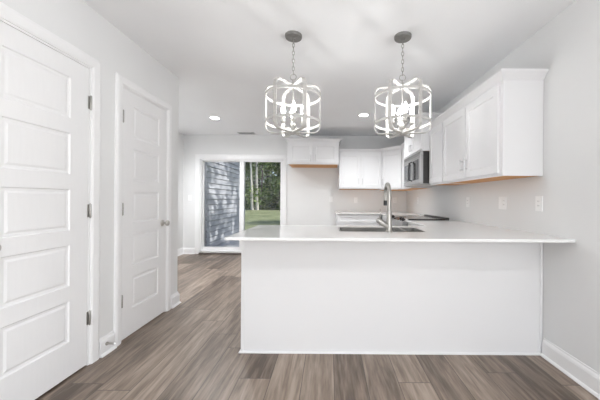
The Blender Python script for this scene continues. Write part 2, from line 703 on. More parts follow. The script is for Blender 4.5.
def baseboard(name, path):
    bm = bmesh.new()
    sweep(bm, path, BB)
    # shoe moulding at the floor
    sweep(bm, path, [(0.016, 0), (0.030, 0), (0.028, 0.008), (0.023, 0.014), (0.016, 0.018)])
    struct(obj(name, bm, M['trim']))


CW = 0.075      # casing width
baseboard('baseboard_right', [(XR, 2.080), (XR, YF)])
baseboard('baseboard_left', [(XL, D1[1] + CW + 0.004), (XL, D2[0] - CW - 0.004 + 0.012)])
baseboard('baseboard_return', [(XL, D2[1] + CW), (XL, YL), (XD, YL)][::-1][::-1])
baseboard('baseboard_dining', [(XD, YL + 0.01), (XD, YB), (-2.775, YB)])
baseboard('baseboard_living', [(XL, YF), (XL, D1[0] - CW)])


def casing(name, y0, y1, zt, x, cw=CW, cwl=None):
    """mitred door casing on the left wall"""
    prof = [(0.0, 0.0), (0.0, 0.011), (0.012, 0.017), (cw - 0.02, 0.019), (cw - 0.006, 0.015), (cw, 0.010), (cw, 0.0)]
    path = [Vector((y1, 0)), Vector((y1, zt)), Vector((y0, zt)), Vector((y0, 0))]
    bm = bmesh.new()
    rows = []
    for i, p in enumerate(path):
        m = [Vector((1, 0)), Vector((1, 1)), Vector((-1, 1)), Vector((-1, 0))][i]
        rows.append([bm.verts.new((x + d, p.x + m.x * o_, p.y + m.y * o_)) for o_, d in prof])
    K = len(prof)
    for a, b in zip(rows, rows[1:]):
        for k in range(K):
            bm.faces.new([a[k], b[k], b[(k + 1) % K], a[(k + 1) % K]])
    bm.faces.new(rows[0])
    bm.faces.new(rows[-1][::-1])
    # jamb lining inside the opening
    jt = 0.012
    for (a, b) in ((y0, y0 + jt), (y1 - jt, y1)):
        box(bm, x - T, x + 0.004, a, b, 0, zt)
    box(bm, x - T, x + 0.004, y0 + jt, y1 - jt, zt - jt, zt)
    struct(obj(name, bm, M['trim']))


casing('trim_1', D1[0], D1[1], DH, XL)
casing('trim_2', D2[0], D2[1], DH, XL, 0.066)


def panel_door(name, y0, y1, x, hinge_far, label, knob_z=0.905, st=0.12):
    """five-panel moulded door in the left wall; face looks +X"""
    g = 0.014
    a, b = y0 + g, y1 - g
    z0, z1 = 0.012, DH - 0.015
    bm = bmesh.new()
    us = [a, a + st, b - st, b]
    ph, rail = 0.262, 0.094
    vs = [z0]
    top = 1.915
    edges = []
    for k in range(5):
        hi = top - k * (ph + rail)
        edges.append((hi - ph, hi))
    for lo, hi in edges[::-1]:
        vs += [lo, hi]
    vs.append(z1)
    xf, xb = x + 0.002, x - 0.033
    vt = {}

    def V(i, j):
        if (i, j) not in vt:
            vt[(i, j)] = bm.verts.new((xf, us[i], vs[j]))
        return vt[(i, j)]
    for i in range(3):
        for j in range(len(vs) - 1):
            q = [V(i, j), V(i + 1, j), V(i + 1, j + 1), V(i, j + 1)]
            if i == 1 and j % 2 == 1:
                prev = q
                lo, hi, l_, r_ = vs[j], vs[j + 1], us[1], us[2]
                for ins, dp in ((0.006, -0.0065), (0.020, -0.008), (0.032, -0.0035)):
                    nx = [bm.verts.new((xf + dp, yy, zz)) for yy, zz in
                          ((l_ + ins, lo + ins), (r_ - ins, lo + ins), (r_ - ins, hi - ins), (l_ + ins, hi - ins))]
                    for k in range(4):
                        bm.faces.new([prev[k], prev[(k + 1) % 4], nx[(k + 1) % 4], nx[k]])
                    prev = nx
                bm.faces.new(prev)
            else:
                bm.faces.new(q)
    # edges and back
    bo = [e for e in bm.edges if len(e.link_faces) == 1]
    ex = bmesh.ops.extrude_edge_only(bm, edges=bo)
    nv = [v for v in ex['geom'] if isinstance(v, bmesh.types.BMVert)]
    for v in nv:
        v.co.x = xb
    cap = [e for e in ex['geom'] if isinstance(e, bmesh.types.BMEdge) and all(v in nv for v in e.verts)]
    bmesh.ops.contextual_create(bm, geom=cap)
    d = obj(name, bm, M['door'])
    struct(d)
    d['label'] = label
    hy = b + 0.006 if hinge_far else a - 0.006
    for hz in (0.325, 1.06, 1.80):
        bm = bmesh.new()
        lathe(bm, [(0.0, -0.052), (0.004, -0.05), (0.0065, -0.044), (0.0065, 0.044), (0.004, 0.05), (0.0, 0.052)], 12, (x + 0.010, hy, hz))
        s = 1 if hinge_far else -1
        box(bm, x + 0.0025, x + 0.0055, hy - 0.016 if s > 0 else hy, hy if s > 0 else hy + 0.016, hz - 0.044, hz + 0.044)
        box(bm, x + 0.0055, x + 0.0085, hy, hy + 0.008 * s, hz - 0.044, hz + 0.044) if s > 0 else box(bm, x + 0.0055, x + 0.0085, hy - 0.008, hy, hz - 0.044, hz + 0.044)
        obj('hinge', bm, M['hinge'], d, smooth=True)
    ky = a + 0.062 if hinge_far else b - 0.062
    bm = bmesh.new()
    lathe(bm, [(0, 0), (0.031, 0), (0.031, 0.004), (0.026, 0.009), (0.011, 0.012), (0.010, 0.030), (0.017, 0.036), (0.026, 0.044),
               (0.028, 0.053), (0.024, 0.062), (0.012, 0.067), (0, 0.068)], 24, (xf, ky, knob_z), AX_X)
    obj('door_knob', bm, M['nickel'], d, smooth=True)
    return d


panel_door('door_1', D1[0], D1[1], XL, True, 'white five panel door nearest the camera, cut by the left edge', st=0.135)
panel_door('door_2', D2[0], D2[1], XL, False, 'white five panel door with round knob, farther along the left wall')

# ---- sliding glass door in the back wall
bm = bmesh.new()
pr = 0.018
c0, c1, ct = SX0 - 0.092, SX1 + 0.066, SZ + 0.092
for (x0, x1, z0, z1) in ((c0, SX0 + 0.004, 0, SZ), (SX1 - 0.004, c1, 0, SZ), (c0, c1, SZ - 0.004, ct)):
    box(bm, x0, x1, YB - pr, YB, z0, z1)
box(bm, c0, c1, YB - pr - 0.006, YB - pr, ct - 0.016, ct)
struct(obj('trim_3', bm, M['trim'], bevel=0.004))
fr = bmesh.new()
fx = 0.030
box(fr, SX0, SX0 + fx, YB + 0.0, YB + 0.13, 0.03, SZ)
box(fr, SX1 - fx, SX1, YB + 0.0, YB + 0.13, 0.03, SZ)
box(fr, SX0, SX1, YB + 0.0, YB + 0.13, SZ - 0.035, SZ)
box(fr, SX0, SX1, YB + 0.0, YB + 0.13, 0.03, 0.07)
sd = obj('door_3', fr, M['vinyl'], bevel=0.004)
struct(sd)
sd['label'] = 'white framed sliding glass door to the back yard'
obj('threshold', BX(SX0, SX1, YB - 0.045, YB + 0.13, 0.001, 0.03), M['threshold'], sd, bevel=0.004)
xm = -1.815
for (x0, x1, yy, nm) in ((SX0 + fx, xm + 0.045, YB + 0.070, 'fixed_sash'), (xm - 0.045, SX1 - fx, YB + 0.020, 'sliding_sash')):
    s = 0.07 if nm == 'sliding_sash' else 0.022
    m_ = 0.09
    l_, r_ = (s, m_) if nm == 'fixed_sash' else (m_, 0.037)
    bm = slab([x0, x0 + l_, x1 - r_, x1], [0.07, 0.137, SZ - 0.056, SZ - 0.034], lambda i, j: not (i == 1 and j == 1), yy, yy + 0.04)
    so = obj(nm, xform(bm, STAND_Y), M['vinyl'], sd, bevel=0.003)
    obj('pane', BX(x0 + l_ - 0.004, x1 - r_ + 0.004, yy + 0.017, yy + 0.023, 0.134, SZ - 0.054), M['glass'], so)

# ================================================================== PENINSULA
PY = 2.097            # front face of the panel
CZ0, CZ1 = 0.879, 0.898
PX0 = -0.652
KY = 2.66             # kitchen side of the peninsula cabinets
pen = thing('peninsula_cabinet', 'long white peninsula base cabinet with plain panelled back under the quartz counter', 'cabinet', (0.475, PY, 0))


def loc_box(root, x0, x1, y0, y1, z0, z1):
    l = root.location
    return BX(x0 - l.x, x1 - l.x, y0 - l.y, y1 - l.y, z0 - l.z, z1 - l.z)


obj('back_panel', loc_box(pen, PX0 + 0.006, XR - 0.004, PY, PY + 0.018, 0.0, CZ0), M['panel'], pen)
obj('end_panel', loc_box(pen, PX0 + 0.006, PX0 + 0.024, PY + 0.018, KY, 0.0, CZ0), M['panel'], pen)
obj('corner_trim', loc_box(pen, PX0, PX0 + 0.018, PY - 0.007, PY + 0.035, 0.014, CZ0), M['panel'], pen, bevel=0.002)
obj('wall_trim', loc_box(pen, XR - 0.024, XR - 0.003, PY - 0.007, PY, 0.014, CZ0), M['panel'], pen, bevel=0.002)
bm = bmesh.new()
sweep(bm, [(PX0, KY), (PX0, PY - 0.002), (XR - 0.003, PY - 0.002)][::-1], [(0, 0), (-0.013, 0), (-0.0125, 0.007), (-0.008, 0.012), (0, 0.014)][::-1])
xform(bm, Matrix.Translation((-pen.location.x, -pen.location.y, 0)))
obj('shoe_moulding', bm, M['panel'], pen)
bm = bmesh.new()
L = pen.location
box(bm, PX0 + 0.024 - L.x, 0.94 - L.x, 0.018, KY - L.y - 0.02, 0.10, 0.118)
box(bm, PX0 + 0.024 - L.x, 0.94 - L.x, KY - L.y - 0.08, KY - L.y - 0.062, 0.0, 0.10)
obj('cabinet_bottom', bm, M['cabinet'], pen)
bm = slab([PX0 + 0.024 - L.x, PX0 + 0.064 - L.x, -0.06 - L.x, -0.02 - L.x, 0.44 - L.x, 0.46 - L.x, 0.90 - L.x, 0.94 - L.x],
          [0.10, 0.14, 0.84, CZ0], lambda i, j: not (j == 1 and i in (1, 3, 5)), KY - L.y - 0.02, KY - L.y)
obj('face_frame', xform(bm, STAND_Y), M['cabinet'], pen)
for (x0, x1, hx) in ((-0.60, -0.05, -0.09), (-0.03, 0.44, 0.40), (0.46, 0.91, 0.50)):
    bm = shaker(-(x1 - x0) / 2, (x1 - x0) / 2, 0.12, 0.86)
    d = obj('cabinet_door', bm, M['cabinet'], pen, bevel=0.0015)
    d.rotation_euler = (0, 0, PI)
    d.location = ((x0 + x1) / 2 - L.x, KY - L.y + 0.001, 0)
    obj('handle', pull((x0 + x1) / 2 - hx, 0.76), M['pull'], d, smooth=True)

# ---- quartz top of the peninsula and the right run
SKX = (0.090, 0.762)
SKY = (2.215, 2.50)
xs = [-0.676, SKX[0], SKX[1], 0.945, XR - 0.002]
ysl = [1.816, SKY[0], SKY[1], 2.70, 3.462]
bm = slab(xs, ysl, lambda i, j: (j < 3 and not (i == 1 and j == 1)) or i == 3, CZ0, CZ1)
ct1 = obj('countertop', bm, M['quartz'], bevel=0.003)
tag(ct1, 'white quartz peninsula countertop with overhang and sink cutout', 'countertop')

# ---- sink
snk = thing('kitchen_sink', 'stainless undermount sink let into the peninsula counter', 'sink', (0.426, 2.38, CZ0))


def bowl(x0, x1, y0, y1, dep):
    bm = bmesh.new()
    n = 6

    def rr(ins, z, r):
        a0, a1, b0, b1 = x0 + ins, x1 - ins, y0 + ins, y1 - ins
        out = []
        for cx, cy, st in ((a1 - r, b1 - r, 0), (a0 + r, b1 - r, 90), (a0 + r, b0 + r, 180), (a1 - r, b0 + r, 270)):
            for k in range(n + 1):
                an = R(st + 90 * k / n)
                out.append(bm.verts.new((cx + r * math.cos(an), cy + r * math.sin(an), z)))
        return out
    rows = [rr(-0.011, 0.0200, 0.04), rr(-0.010, 0.0212, 0.04), rr(0.002, 0.0205, 0.03), rr(0.004, 0.012, 0.03), rr(0.010, -dep + 0.02, 0.03), rr(0.03, -dep, 0.03)]
    for a, b in zip(rows, rows[1:]):
        for k in range(len(a)):
            bm.faces.new([a[k], a[(k + 1) % len(a)], b[(k + 1) % len(a)], b[k]])
    bm.faces.new(rows[-1])
    sol = bm
    return sol


for (x0, x1) in ((-0.333, 0.187), (0.209, 0.333)):
    b_ = obj('bowl', bowl(x0, x1, -0.162, 0.117, 0.19), M['sinksteel'], snk, smooth=True)
    sm = b_.modifiers.new('thickness', 'SOLIDIFY')
    sm.thickness = 0.0015
bm = bmesh.new()
lathe(bm, [(0, 0.003), (0.02, 0.003), (0.04, 0.006), (0.044, 0.002), (0.044, 0.0)], 20, (-0.08, 0, -0.190))
obj('drain', bm, M['steel'], snk, smooth=True)

# ---- faucet
fa = thing('kitchen_faucet', 'tall brushed nickel pull down faucet beside the sink', 'faucet', (0.470, 2.185, CZ1))
bm = bmesh.new()
lathe(bm, [(0.0, 0.0), (0.028, 0.0), (0.028, 0.005), (0.0245, 0.009), (0.0215, 0.02), (0.0205, 0.12), (0.0205, 0.155), (0.0165, 0.16), (0.0, 0.16)], 24)
obj('body', bm, M['faucet'], fa, smooth=True)
bm = bmesh.new()
sp = Vector((0.006, 0.20, 0)).normalized()
pts = [Vector((0, 0, 0.155)), Vector((0, 0, 0.23))]
ra = 0.082
for k in range(0, 13):
    a = PI * k / 12
    pts.append(sp * (ra - ra * math.cos(a)) + Vector((0, 0, 0.295 + ra * math.sin(a))))
pts.append(sp * 2 * ra + Vector((0, 0, 0.293)))
tube(bm, pts, 0.0155, 16)
obj('spout', bm, M['faucet'], fa, smooth=True, angle=60)
e = sp * 2 * ra
bm = bmesh.new()
lathe(bm, [(0, 0.296), (0.0155, 0.296), (0.0165, 0.288), (0.0165, 0.245), (0, 0.245)], 18, (e.x, e.y, 0))
sh = obj('spray_head', bm, M['faucet'], fa, smooth=True)
bm = bmesh.new()
lathe(bm, [(0, 0.245), (0.0168, 0.245), (0.0178, 0.208), (0.014, 0.203), (0, 0.203)], 18, (e.x, e.y, 0))
obj('spray_nozzle', bm, M['black'], sh, smooth=True)
bm = bmesh.new()
hd = Vector((-0.83, -0.10, 0.56)).normalized()
mx = hd.to_track_quat('Z', 'Y').to_matrix()
lathe(bm, [(0, 0), (0.0195, 0), (0.0215, 0.05), (0.022, 0.108), (0.019, 0.114), (0, 0.114)], 20, (0, 0, 0.035), mx)
hn = obj('handle', bm, M['faucet'], fa, smooth=True)
bm = bmesh.new()
q0 = Vector((0, 0, 0.038)) + hd * 0.090
tube(bm, [q0, q0 + Vector((0.004, 0, 0.05)), q0 + Vector((0.002, -0.002, 0.092))], [0.005, 0.0032, 0.0026], 10)
obj('lever', bm, M['faucet'], hn, smooth=True)

# ================================================================== CABINETS
CROWN = [(0.0, 0.0), (0.006, 0.0), (0.010, 0.012), (0.030, 0.040), (0.046, 0.056), (0.050, 0.060), (0.050, 0.074), (0.0, 0.074)]


def crown_prof(zb, h=0.074, out=0.050):
    return [(o_ / 0.050 * out, zb + z / 0.074 * h) for o_, z in CROWN]


def wall_cabinet(name, label, origin, rotz, w, d, z0, z1, doors, crown=None, group=None, crown_h=0.060, handle_z=0.09, hl=0.11, hmid=False):
    """local x along the width, front at y=-d, back at y=0; doors = (x0, x1, handle_x or None)"""
    t = thing(name, label, 'cabinet', (origin[0], origin[1], z0), rotz, group)
    h = z1 - z0
    fy = -d + 0.02          # back plane of the doors
    body = bmesh.new()
    box(body, 0, w, fy, 0, 0.012, h)
    for a, b in ((0, 0.016), (w - 0.016, w)):
        box(body, a, b, fy, 0, 0, 0.012)
    box(body, 0.016, w - 0.016, fy, fy + 0.018, 0, 0.012)
    obj('body', body, M['cabinet'], t)
    obj('bottom_panel', BX(0.016, w - 0.016, fy + 0.018, 0, 0.002, 0.012), M['rawwood'], t)
    for x0, x1, hx in doors:
        dr = obj('cabinet_door', shaker(x0, x1, 0.022, h - 0.03), M['cabinet'], t, bevel=0.0015)
        dr.location = (0, fy - 0.0005, 0)
        if hx is not None:
            obj('handle', pull(hx, handle_z + hl / 2, hl), M['pull'], dr, smooth=True)
    if crown:
        pts = {'front': [(0, fy), (w, fy)], 'near': [(0, fy), (w, fy), (w, 0)], 'both': [(0, 0), (0, fy), (w, fy), (w, 0)], 'far': [(0, 0), (0, fy), (w, fy)]}[crown]
        bm = bmesh.new()
        sweep(bm, pts, crown_prof(h, crown_h))
        obj('crown_moulding', bm, M['cabinet'], t)
        obj('top_panel', BX(0, w, fy, 0, h, h + 0.006), M['cabinet'], t)
    return t


WX = XR - 0.002
ZB, ZT = 1.337, 2.057
# right wall, near pair of doors (local x runs towards the camera)
y0, y1 = 3.168, 2.100
w = y0 - y1
s = lambda y: y0 - y
wall_cabinet('wall_cabinet', 'white two door wall cabinet nearest the camera on the right wall', (WX, y0, 0), -PI / 2, w, 0.322, ZB, ZT,
             [(0.010, s(2.648), s(2.648) - 0.035), (s(2.636), w - 0.040, s(2.636) + 0.035)], 'near')
y0, y1 = 3.600, 3.170
w = y0 - y1
wall_cabinet('wall_cabinet', 'white single door wall cabinet on the right wall, between microwave and two door unit', (WX, y0, 0), -PI / 2, w, 0.322, ZB, ZT,
             [(0.012, w - 0.010, None)], 'front')
# over the microwave: deeper and taller
y0, y1 = 4.420, 3.604
w = y0 - y1
wall_cabinet('wall_cabinet', 'small white two door cabinet raised above the microwave', (WX, y0, 0), -PI / 2, w, 0.425, 1.785, 2.200,
             [(0.012, w / 2 - 0.004, w / 2 - 0.03), (w / 2 + 0.004, w - 0.012, w / 2 + 0.03)], 'both', handle_z=0.05, hl=0.10)
# narrow filler cabinet past the microwave
YU = 5.30             # front plane of the back wall cabinets
DU = YB - 0.002 - YU
y0, y1 = 4.955, 4.424
w = y0 - y1
wall_cabinet('wall_cabinet', 'narrow white wall cabinet between the microwave and the corner unit', (WX, y0, 0), -PI / 2, w, 0.322, ZB, ZT,
             [(0.02, w - 0.012, None)], 'front')
# back wall pair
X0, X1 = 0.188, 0.998
w = X1 - X0
wall_cabinet('wall_cabinet', 'white two door wall cabinet on the back wall, left of the corner unit', (X0, YB - 0.002, 0), 0, w, DU, ZB + 0.012, ZT,
             [(0.012, w / 2 - 0.003, w / 2 - 0.035), (w / 2 + 0.003, w - 0.008, w / 2 + 0.035)], 'front', crown_h=0.05)
# diagonal corner unit
cx, cy = X1 + 0.003, YU + 0.0
ex, ey = WX - 0.322, 4.958
tcor = thing('corner_wall_cabinet', 'white diagonal corner wall cabinet with one door', 'cabinet', (WX, YB - 0.002, ZB))
hh = ZT - ZB
bm = bmesh.new()
poly = [(WX, YB - 0.002), (cx, YB - 0.002), (cx, cy + 0.02), (ex + 0.02, ey), (WX, ey)]
lo = [bm.verts.new((x - WX, y - (YB - 0.002), 0.0)) for x, y in poly]
hi = [bm.verts.new((x - WX, y - (YB - 0.002), hh)) for x, y in poly]
bm.faces.new(lo)
bm.faces.new(hi)
for k in range(5):
    bm.faces.new([lo[k], lo[(k + 1) % 5], hi[(k + 1) % 5], hi[k]])
obj('body', bm, M['cabinet'], tcor)
bm = bmesh.new()
ins = [(WX - 0.01, YB - 0.012), (cx + 0.03, YB - 0.012), (cx + 0.03, cy + 0.055), (ex + 0.055, ey + 0.03), (WX - 0.01, ey + 0.03)]
lo = [bm.verts.new((x - WX, y - (YB - 0.002), -0.003)) for x, y in ins]
hi = [bm.verts.new((x - WX, y - (YB - 0.002), 0.001)) for x, y in ins]
bm.faces.new(lo)
bm.faces.new(hi)
for k in range(5):
    bm.faces.new([lo[k], lo[(k + 1) % 5], hi[(k + 1) % 5], hi[k]])
obj('bottom_panel', bm, M['rawwood'], tcor)
dv = Vector((ex + 0.02 - cx, ey - cy - 0.02))
dl = dv.length
dr = obj('cabinet_door', shaker(0.022, dl - 0.022, 0.022, hh - 0.03), M['cabinet'], tcor, bevel=0.0015)
dr.location = (cx - WX, cy + 0.02 - (YB - 0.002), 0)
dr.rotation_euler = (0, 0, math.atan2(dv.y, dv.x))
obj('handle', pull(0.05, 0.145, 0.11), M['pull'], dr, smooth=True)
bm = bmesh.new()
sweep(bm, [(cx - WX, cy + 0.02 - (YB - 0.002)), (ex + 0.02 - WX, ey - (YB - 0.002))], crown_prof(hh, 0.06))
obj('crown_moulding', bm, M['cabinet'], tcor)
# over the fridge space
X0, X1 = -0.782, 0.178
w = X1 - X0
wall_cabinet('fridge_cabinet', 'deep white two door cabinet above the empty refrigerator space', (X0, YB - 0.002, 0), 0, w, 0.60, 1.80, 2.215,
             [(0.030, w / 2 - 0.004, w / 2 - 0.045), (w / 2 + 0.004, w - 0.030, w / 2 + 0.045)], 'both', handle_z=0.045, hl=0.13)


# ---- base cabinets of the kitchen side
def base_cabinet(name, label, origin, rotz, w, d, fronts, group=None):
    t = thing(name, label, 'cabinet', (origin[0], origin[1], 0), rotz, group)
    fy = -d + 0.02
    bm = bmesh.new()
    box(bm, 0, w, fy, 0, 0.10, CZ0)
    box(bm, 0.0, w, fy + 0.06, 0, 0, 0.10)
    obj('body', bm, M['cabinet'], t)
    for kind, x0, x1, z0, z1 in fronts:
        f = obj('drawer' if kind == 'd' else 'cabinet_door', shaker(x0, x1, z0, z1, stile=0.045 if kind == 'd' else 0.058), M['cabinet'], t, bevel=0.0015)
        f.location = (0, fy - 0.0005, 0)
        if kind == 'd':
            obj('handle', pull((x0 + x1) / 2, (z0 + z1) / 2, 0.13, True), M['pull'], f, smooth=True)
        else:
            hx = x1 - 0.04 if kind == 'l' else x0 + 0.04
            obj('handle', pull(hx, z1 - 0.10, 0.11), M['pull'], f, smooth=True)
    return t


BD = 0.64
X0, X1 = 0.150, 0.930
w = X1 - X0
base_cabinet('base_cabinet', 'white base cabinet with wide drawer on the back wall beside the refrigerator space', (X0, YB - 0.002, 0), 0, w, BD,
             [('d', 0.012, w - 0.012, 0.715, 0.862), ('l', 0.012, w / 2 - 0.003, 0.12, 0.70), ('r', w / 2 + 0.003, w - 0.012, 0.12, 0.70)])
w = 5.14 - 4.252
base_cabinet('base_cabinet', 'white base cabinet on the right wall past the range', (WX, 5.14, 0), -PI / 2, w, 0.63,
             [('d', 0.02, w - 0.012, 0.715, 0.862), ('l', 0.02, w / 2 - 0.003, 0.12, 0.70), ('r', w / 2 + 0.003, w - 0.012, 0.12, 0.70)])
w = 3.455 - 2.69
base_cabinet('base_cabinet', 'white base cabinet on the right wall between peninsula and range', (WX, 3.455, 0), -PI / 2, w, 0.63,
             [('d', 0.012, w - 0.06, 0.715, 0.862), ('l', 0.012, (w - 0.05) / 2 - 0.003, 0.12, 0.70), ('r', (w - 0.05) / 2 + 0.003, w - 0.06, 0.12, 0.70)])
# counter along the back wall and round the corner
xs = [0.128, 0.945, WX]
ysl = [4.246, 5.135, YB - 0.002]
bm = slab(xs, ysl, lambda i, j: not (i == 0 and j == 0), CZ0, CZ1)
ct2 = obj('countertop', bm, M['quartz'], bevel=0.003)
tag(ct2, 'white quartz countertop along the back wall, turning the corner to the range', 'countertop')

# ================================================================== RANGE AND MICROWAVE
RY0, RY1 = 3.468, 4.240
RXF = 0.955
RXB = 1.492
rg = thing('range', 'slide in stainless range with black glass cooktop on the right wall', 'range', ((RXF + WX) / 2, (RY0 + RY1) / 2, 0))
L = rg.location


def rb(x0, x1, y0, y1, z0, z1):
    return BX(x0 - L.x, x1 - L.x, y0 - L.y, y1 - L.y, z0, z1)


obj('body', rb(RXF + 0.02, RXB, RY0 + 0.004, RY1 - 0.004, 0.03, 0.895), M['steel'], rg, bevel=0.002)
obj('cooktop', rb(RXF + 0.03, RXB - 0.05, RY0 - 0.002, RY1 + 0.002, 0.8985, 0.914), M['blackglass'], rg, bevel=0.003)
obj('rear_trim', rb(RXB - 0.05, RXB, RY0 - 0.002, RY1 + 0.002, 0.8985, 0.931), M['black'], rg, bevel=0.004)
for bx, by, br in ((-0.12, -0.18, 0.10), (-0.12, 0.19, 0.08), (0.10, -0.19, 0.08), (0.10, 0.18, 0.10)):
    bm = bmesh.new()
    for k in (0.0, 0.02):
        n = 32
        a = [bm.verts.new((bx + (br - k) * math.cos(2 * PI * i / n), by + (br - k) * math.sin(2 * PI * i / n), 0.9143)) for i in range(n)]
        b = [bm.verts.new((bx + (br - k - 0.003) * math.cos(2 * PI * i / n), by + (br - k - 0.003) * math.sin(2 * PI * i / n), 0.9143)) for i in range(n)]
        for i in range(n):
            bm.faces.new([a[i], a[(i + 1) % n], b[(i + 1) % n], b[i]])
    obj('burner_ring', bm, M['vent'], rg)
# slanted control panel with knobs, looks -X and up
bm = bmesh.new()
prof = [(RXF + 0.03, 0.914), (RXF - 0.045, 0.872), (RXF - 0.045, 0.800), (RXF + 0.02, 0.790), (RXF + 0.03, 0.80)]
va = [bm.verts.new((x - L.x, RY0 - L.y, z)) for x, z in prof]
vb = [bm.verts.new((x - L.x, RY1 - L.y, z)) for x, z in prof]
bm.faces.new(va)
bm.faces.new(vb)
for k in range(5):
    bm.faces.new([va[k], va[(k + 1) % 5], vb[(k + 1) % 5], vb[k]])
cp = obj('control_panel', bm, M['steel'], rg, bevel=0.003)
nn = Vector((-0.042, 0, 0.075)).normalized()
kx = (RXF - 0.010 - L.x, 0.892)
mx = nn.to_track_quat('Z', 'Y').to_matrix()
for ky in (-0.325, -0.225, 0.225, 0.325):
    bm = bmesh.new()
    lathe(bm, [(0, 0), (0.024, 0), (0.024, 0.006), (0.019, 0.010), (0.017, 0.034), (0.014, 0.037), (0, 0.037)], 20, (kx[0], ky, kx[1]), mx)
    obj('knob', bm, M['black'], cp, smooth=True)
bm = bmesh.new()
a = Vector((RXF + 0.018 - L.x, 0, 0.9075))
b = Vector((RXF - 0.034 - L.x, 0, 0.8785))
q = [a + nn * 0.001, b + nn * 0.001]
v = [bm.verts.new((p.x, yy, p.z)) for p, yy in ((q[0], -0.15), (q[1], -0.15), (q[1], 0.15), (q[0], 0.15))]
bm.faces.new(v)
ex_ = bmesh.ops.extrude_face_region(bm, geom=bm.faces[:])
for vv in [g for g in ex_['geom'] if isinstance(g, bmesh.types.BMVert)]:
    vv.co += nn * 0.002
obj('display', bm, M['blackglass'], cp)
od = obj('oven_door', rb(RXF - 0.02, RXF + 0.02, RY0 + 0.006, RY1 - 0.006, 0.20, 0.785), M['steel'], rg, bevel=0.004)
obj('oven_window', rb(RXF - 0.023, RXF - 0.019, RY0 + 0.11, RY1 - 0.11, 0.30, 0.64), M['blackglass'], od)
bm = bmesh.new()
tube(bm, [(RXF - 0.065 - L.x, -0.34, 0.735), (RXF - 0.065 - L.x, 0.34, 0.735)], 0.012, 14)
for yy in (-0.31, 0.31):
    tube(bm, [(RXF - 0.02 - L.x, yy, 0.735), (RXF - 0.065 - L.x, yy, 0.735)], 0.008, 10)
obj('handle', bm, M['steel'], od, smooth=True)
obj('warming_drawer', rb(RXF - 0.015, RXF + 0.02, RY0 + 0.006, RY1 - 0.006, 0.05, 0.19), M['steel'], rg, bevel=0.004)

MY0, MY1 = 3.612, 4.415
MXF = 1.178
MZ0, MZ1 = 1.362, 1.782
mw = thing('microwave', 'stainless over the range microwave hung below the raised cabinet', 'microwave', (WX, (MY0 + MY1) / 2, MZ0))
L = mw.location


def mb(x0, x1, y0, y1, z0, z1):
    return BX(x0 - L.x, x1 - L.x, y0 - L.y, y1 - L.y, z0 - L.z, z1 - L.z)


obj('case', mb(MXF + 0.035, WX - 0.002, MY0 + 0.004, MY1 - 0.004, MZ0 + 0.004, MZ1), M['darkcase'], mw, bevel=0.002)
obj('underside', mb(MXF + 0.01, WX - 0.03, MY0 + 0.01, MY1 - 0.01, MZ0 - 0.008, MZ0 + 0.004), M['steel'], mw, bevel=0.002)
YS = 3.965      # split between control strip (near) and door (far)
md = obj('microwave_door', mb(MXF, MXF + 0.035, YS, MY1, MZ0 + 0.004, MZ1 - 0.058), M['steel'], mw, bevel=0.003)
obj('door_window', mb(MXF - 0.002, MXF + 0.004, YS + 0.055, MY1 - 0.04, MZ0 + 0.06, MZ1 - 0.115), M['darkwindow'], md)
bm = bmesh.new()
hx_, hy_ = MXF - 0.040 - L.x, YS + 0.020 - L.y
tube(bm, [(MXF - L.x, hy_, 0.055), (hx_, hy_, 0.075), (hx_ - 0.006, hy_, 0.19), (hx_, hy_, 0.305), (MXF - L.x, hy_, 0.325)], 0.011, 12)
obj('handle', bm, M['black'], md, smooth=True)
cs = obj('control_strip', mb(MXF, MXF + 0.035, MY0, YS - 0.003, MZ0 + 0.004, MZ1 - 0.058), M['steel'], mw, bevel=0.003)
obj('keypad', mb(MXF - 0.002, MXF + 0.003, MY0 + 0.085, YS - 0.012, MZ0 + 0.06, MZ1 - 0.09), M['blackglass'], cs)
tv = obj('top_vent', mb(MXF, MXF + 0.035, MY0, MY1, MZ1 - 0.055, MZ1), M['steel'], mw, bevel=0.003)
bm = bmesh.new()
for k in range(3):
    z = MZ1 - 0.045 + k * 0.014 - L.z
    box(bm, MXF - 0.001 - L.x, MXF + 0.003 - L.x, MY0 + 0.04 - L.y, MY1 - 0.04 - L.y, z, z + 0.005)
obj('vent_slots', bm, M['slot'], tv)

# ================================================================== WALL PLATES
def plate(label, cat, name, loc, rotz, gang=1, rocker=False, group=None):
    """faces local -Y"""
    t = thing(name, label, cat, loc, rotz, group)
    w = 0.072 if gang == 1 else 0.116
    obj('cover_plate', BX(-w / 2, w / 2, -0.006, 0, -0.058, 0.058), M['plate'], t, bevel=0.0025)
    for k in range(gang):
        cx = 0 if gang == 1 else (-0.023 + 0.046 * k)
        if rocker or (gang == 2 and k == 0):
            obj('rocker_switch', BX(cx - 0.0165, cx + 0.0165, -0.010, -0.006, -0.033, 0.033), M['plate'], t, bevel=0.002)
        else:
            r = obj('receptacle', BX(cx - 0.0165, cx + 0.0165, -0.0085, -0.006, -0.033, 0.033), M['plate'], t, bevel=0.0015)
            for zc in (-0.017, 0.017):
                for dx in (-0.006, 0.006):
                    obj('slot', BX(cx + dx - 0.001, cx + dx + 0.001, -0.0092, -0.0084, zc - 0.002, zc + 0.006), M['slot'], r)
    return t


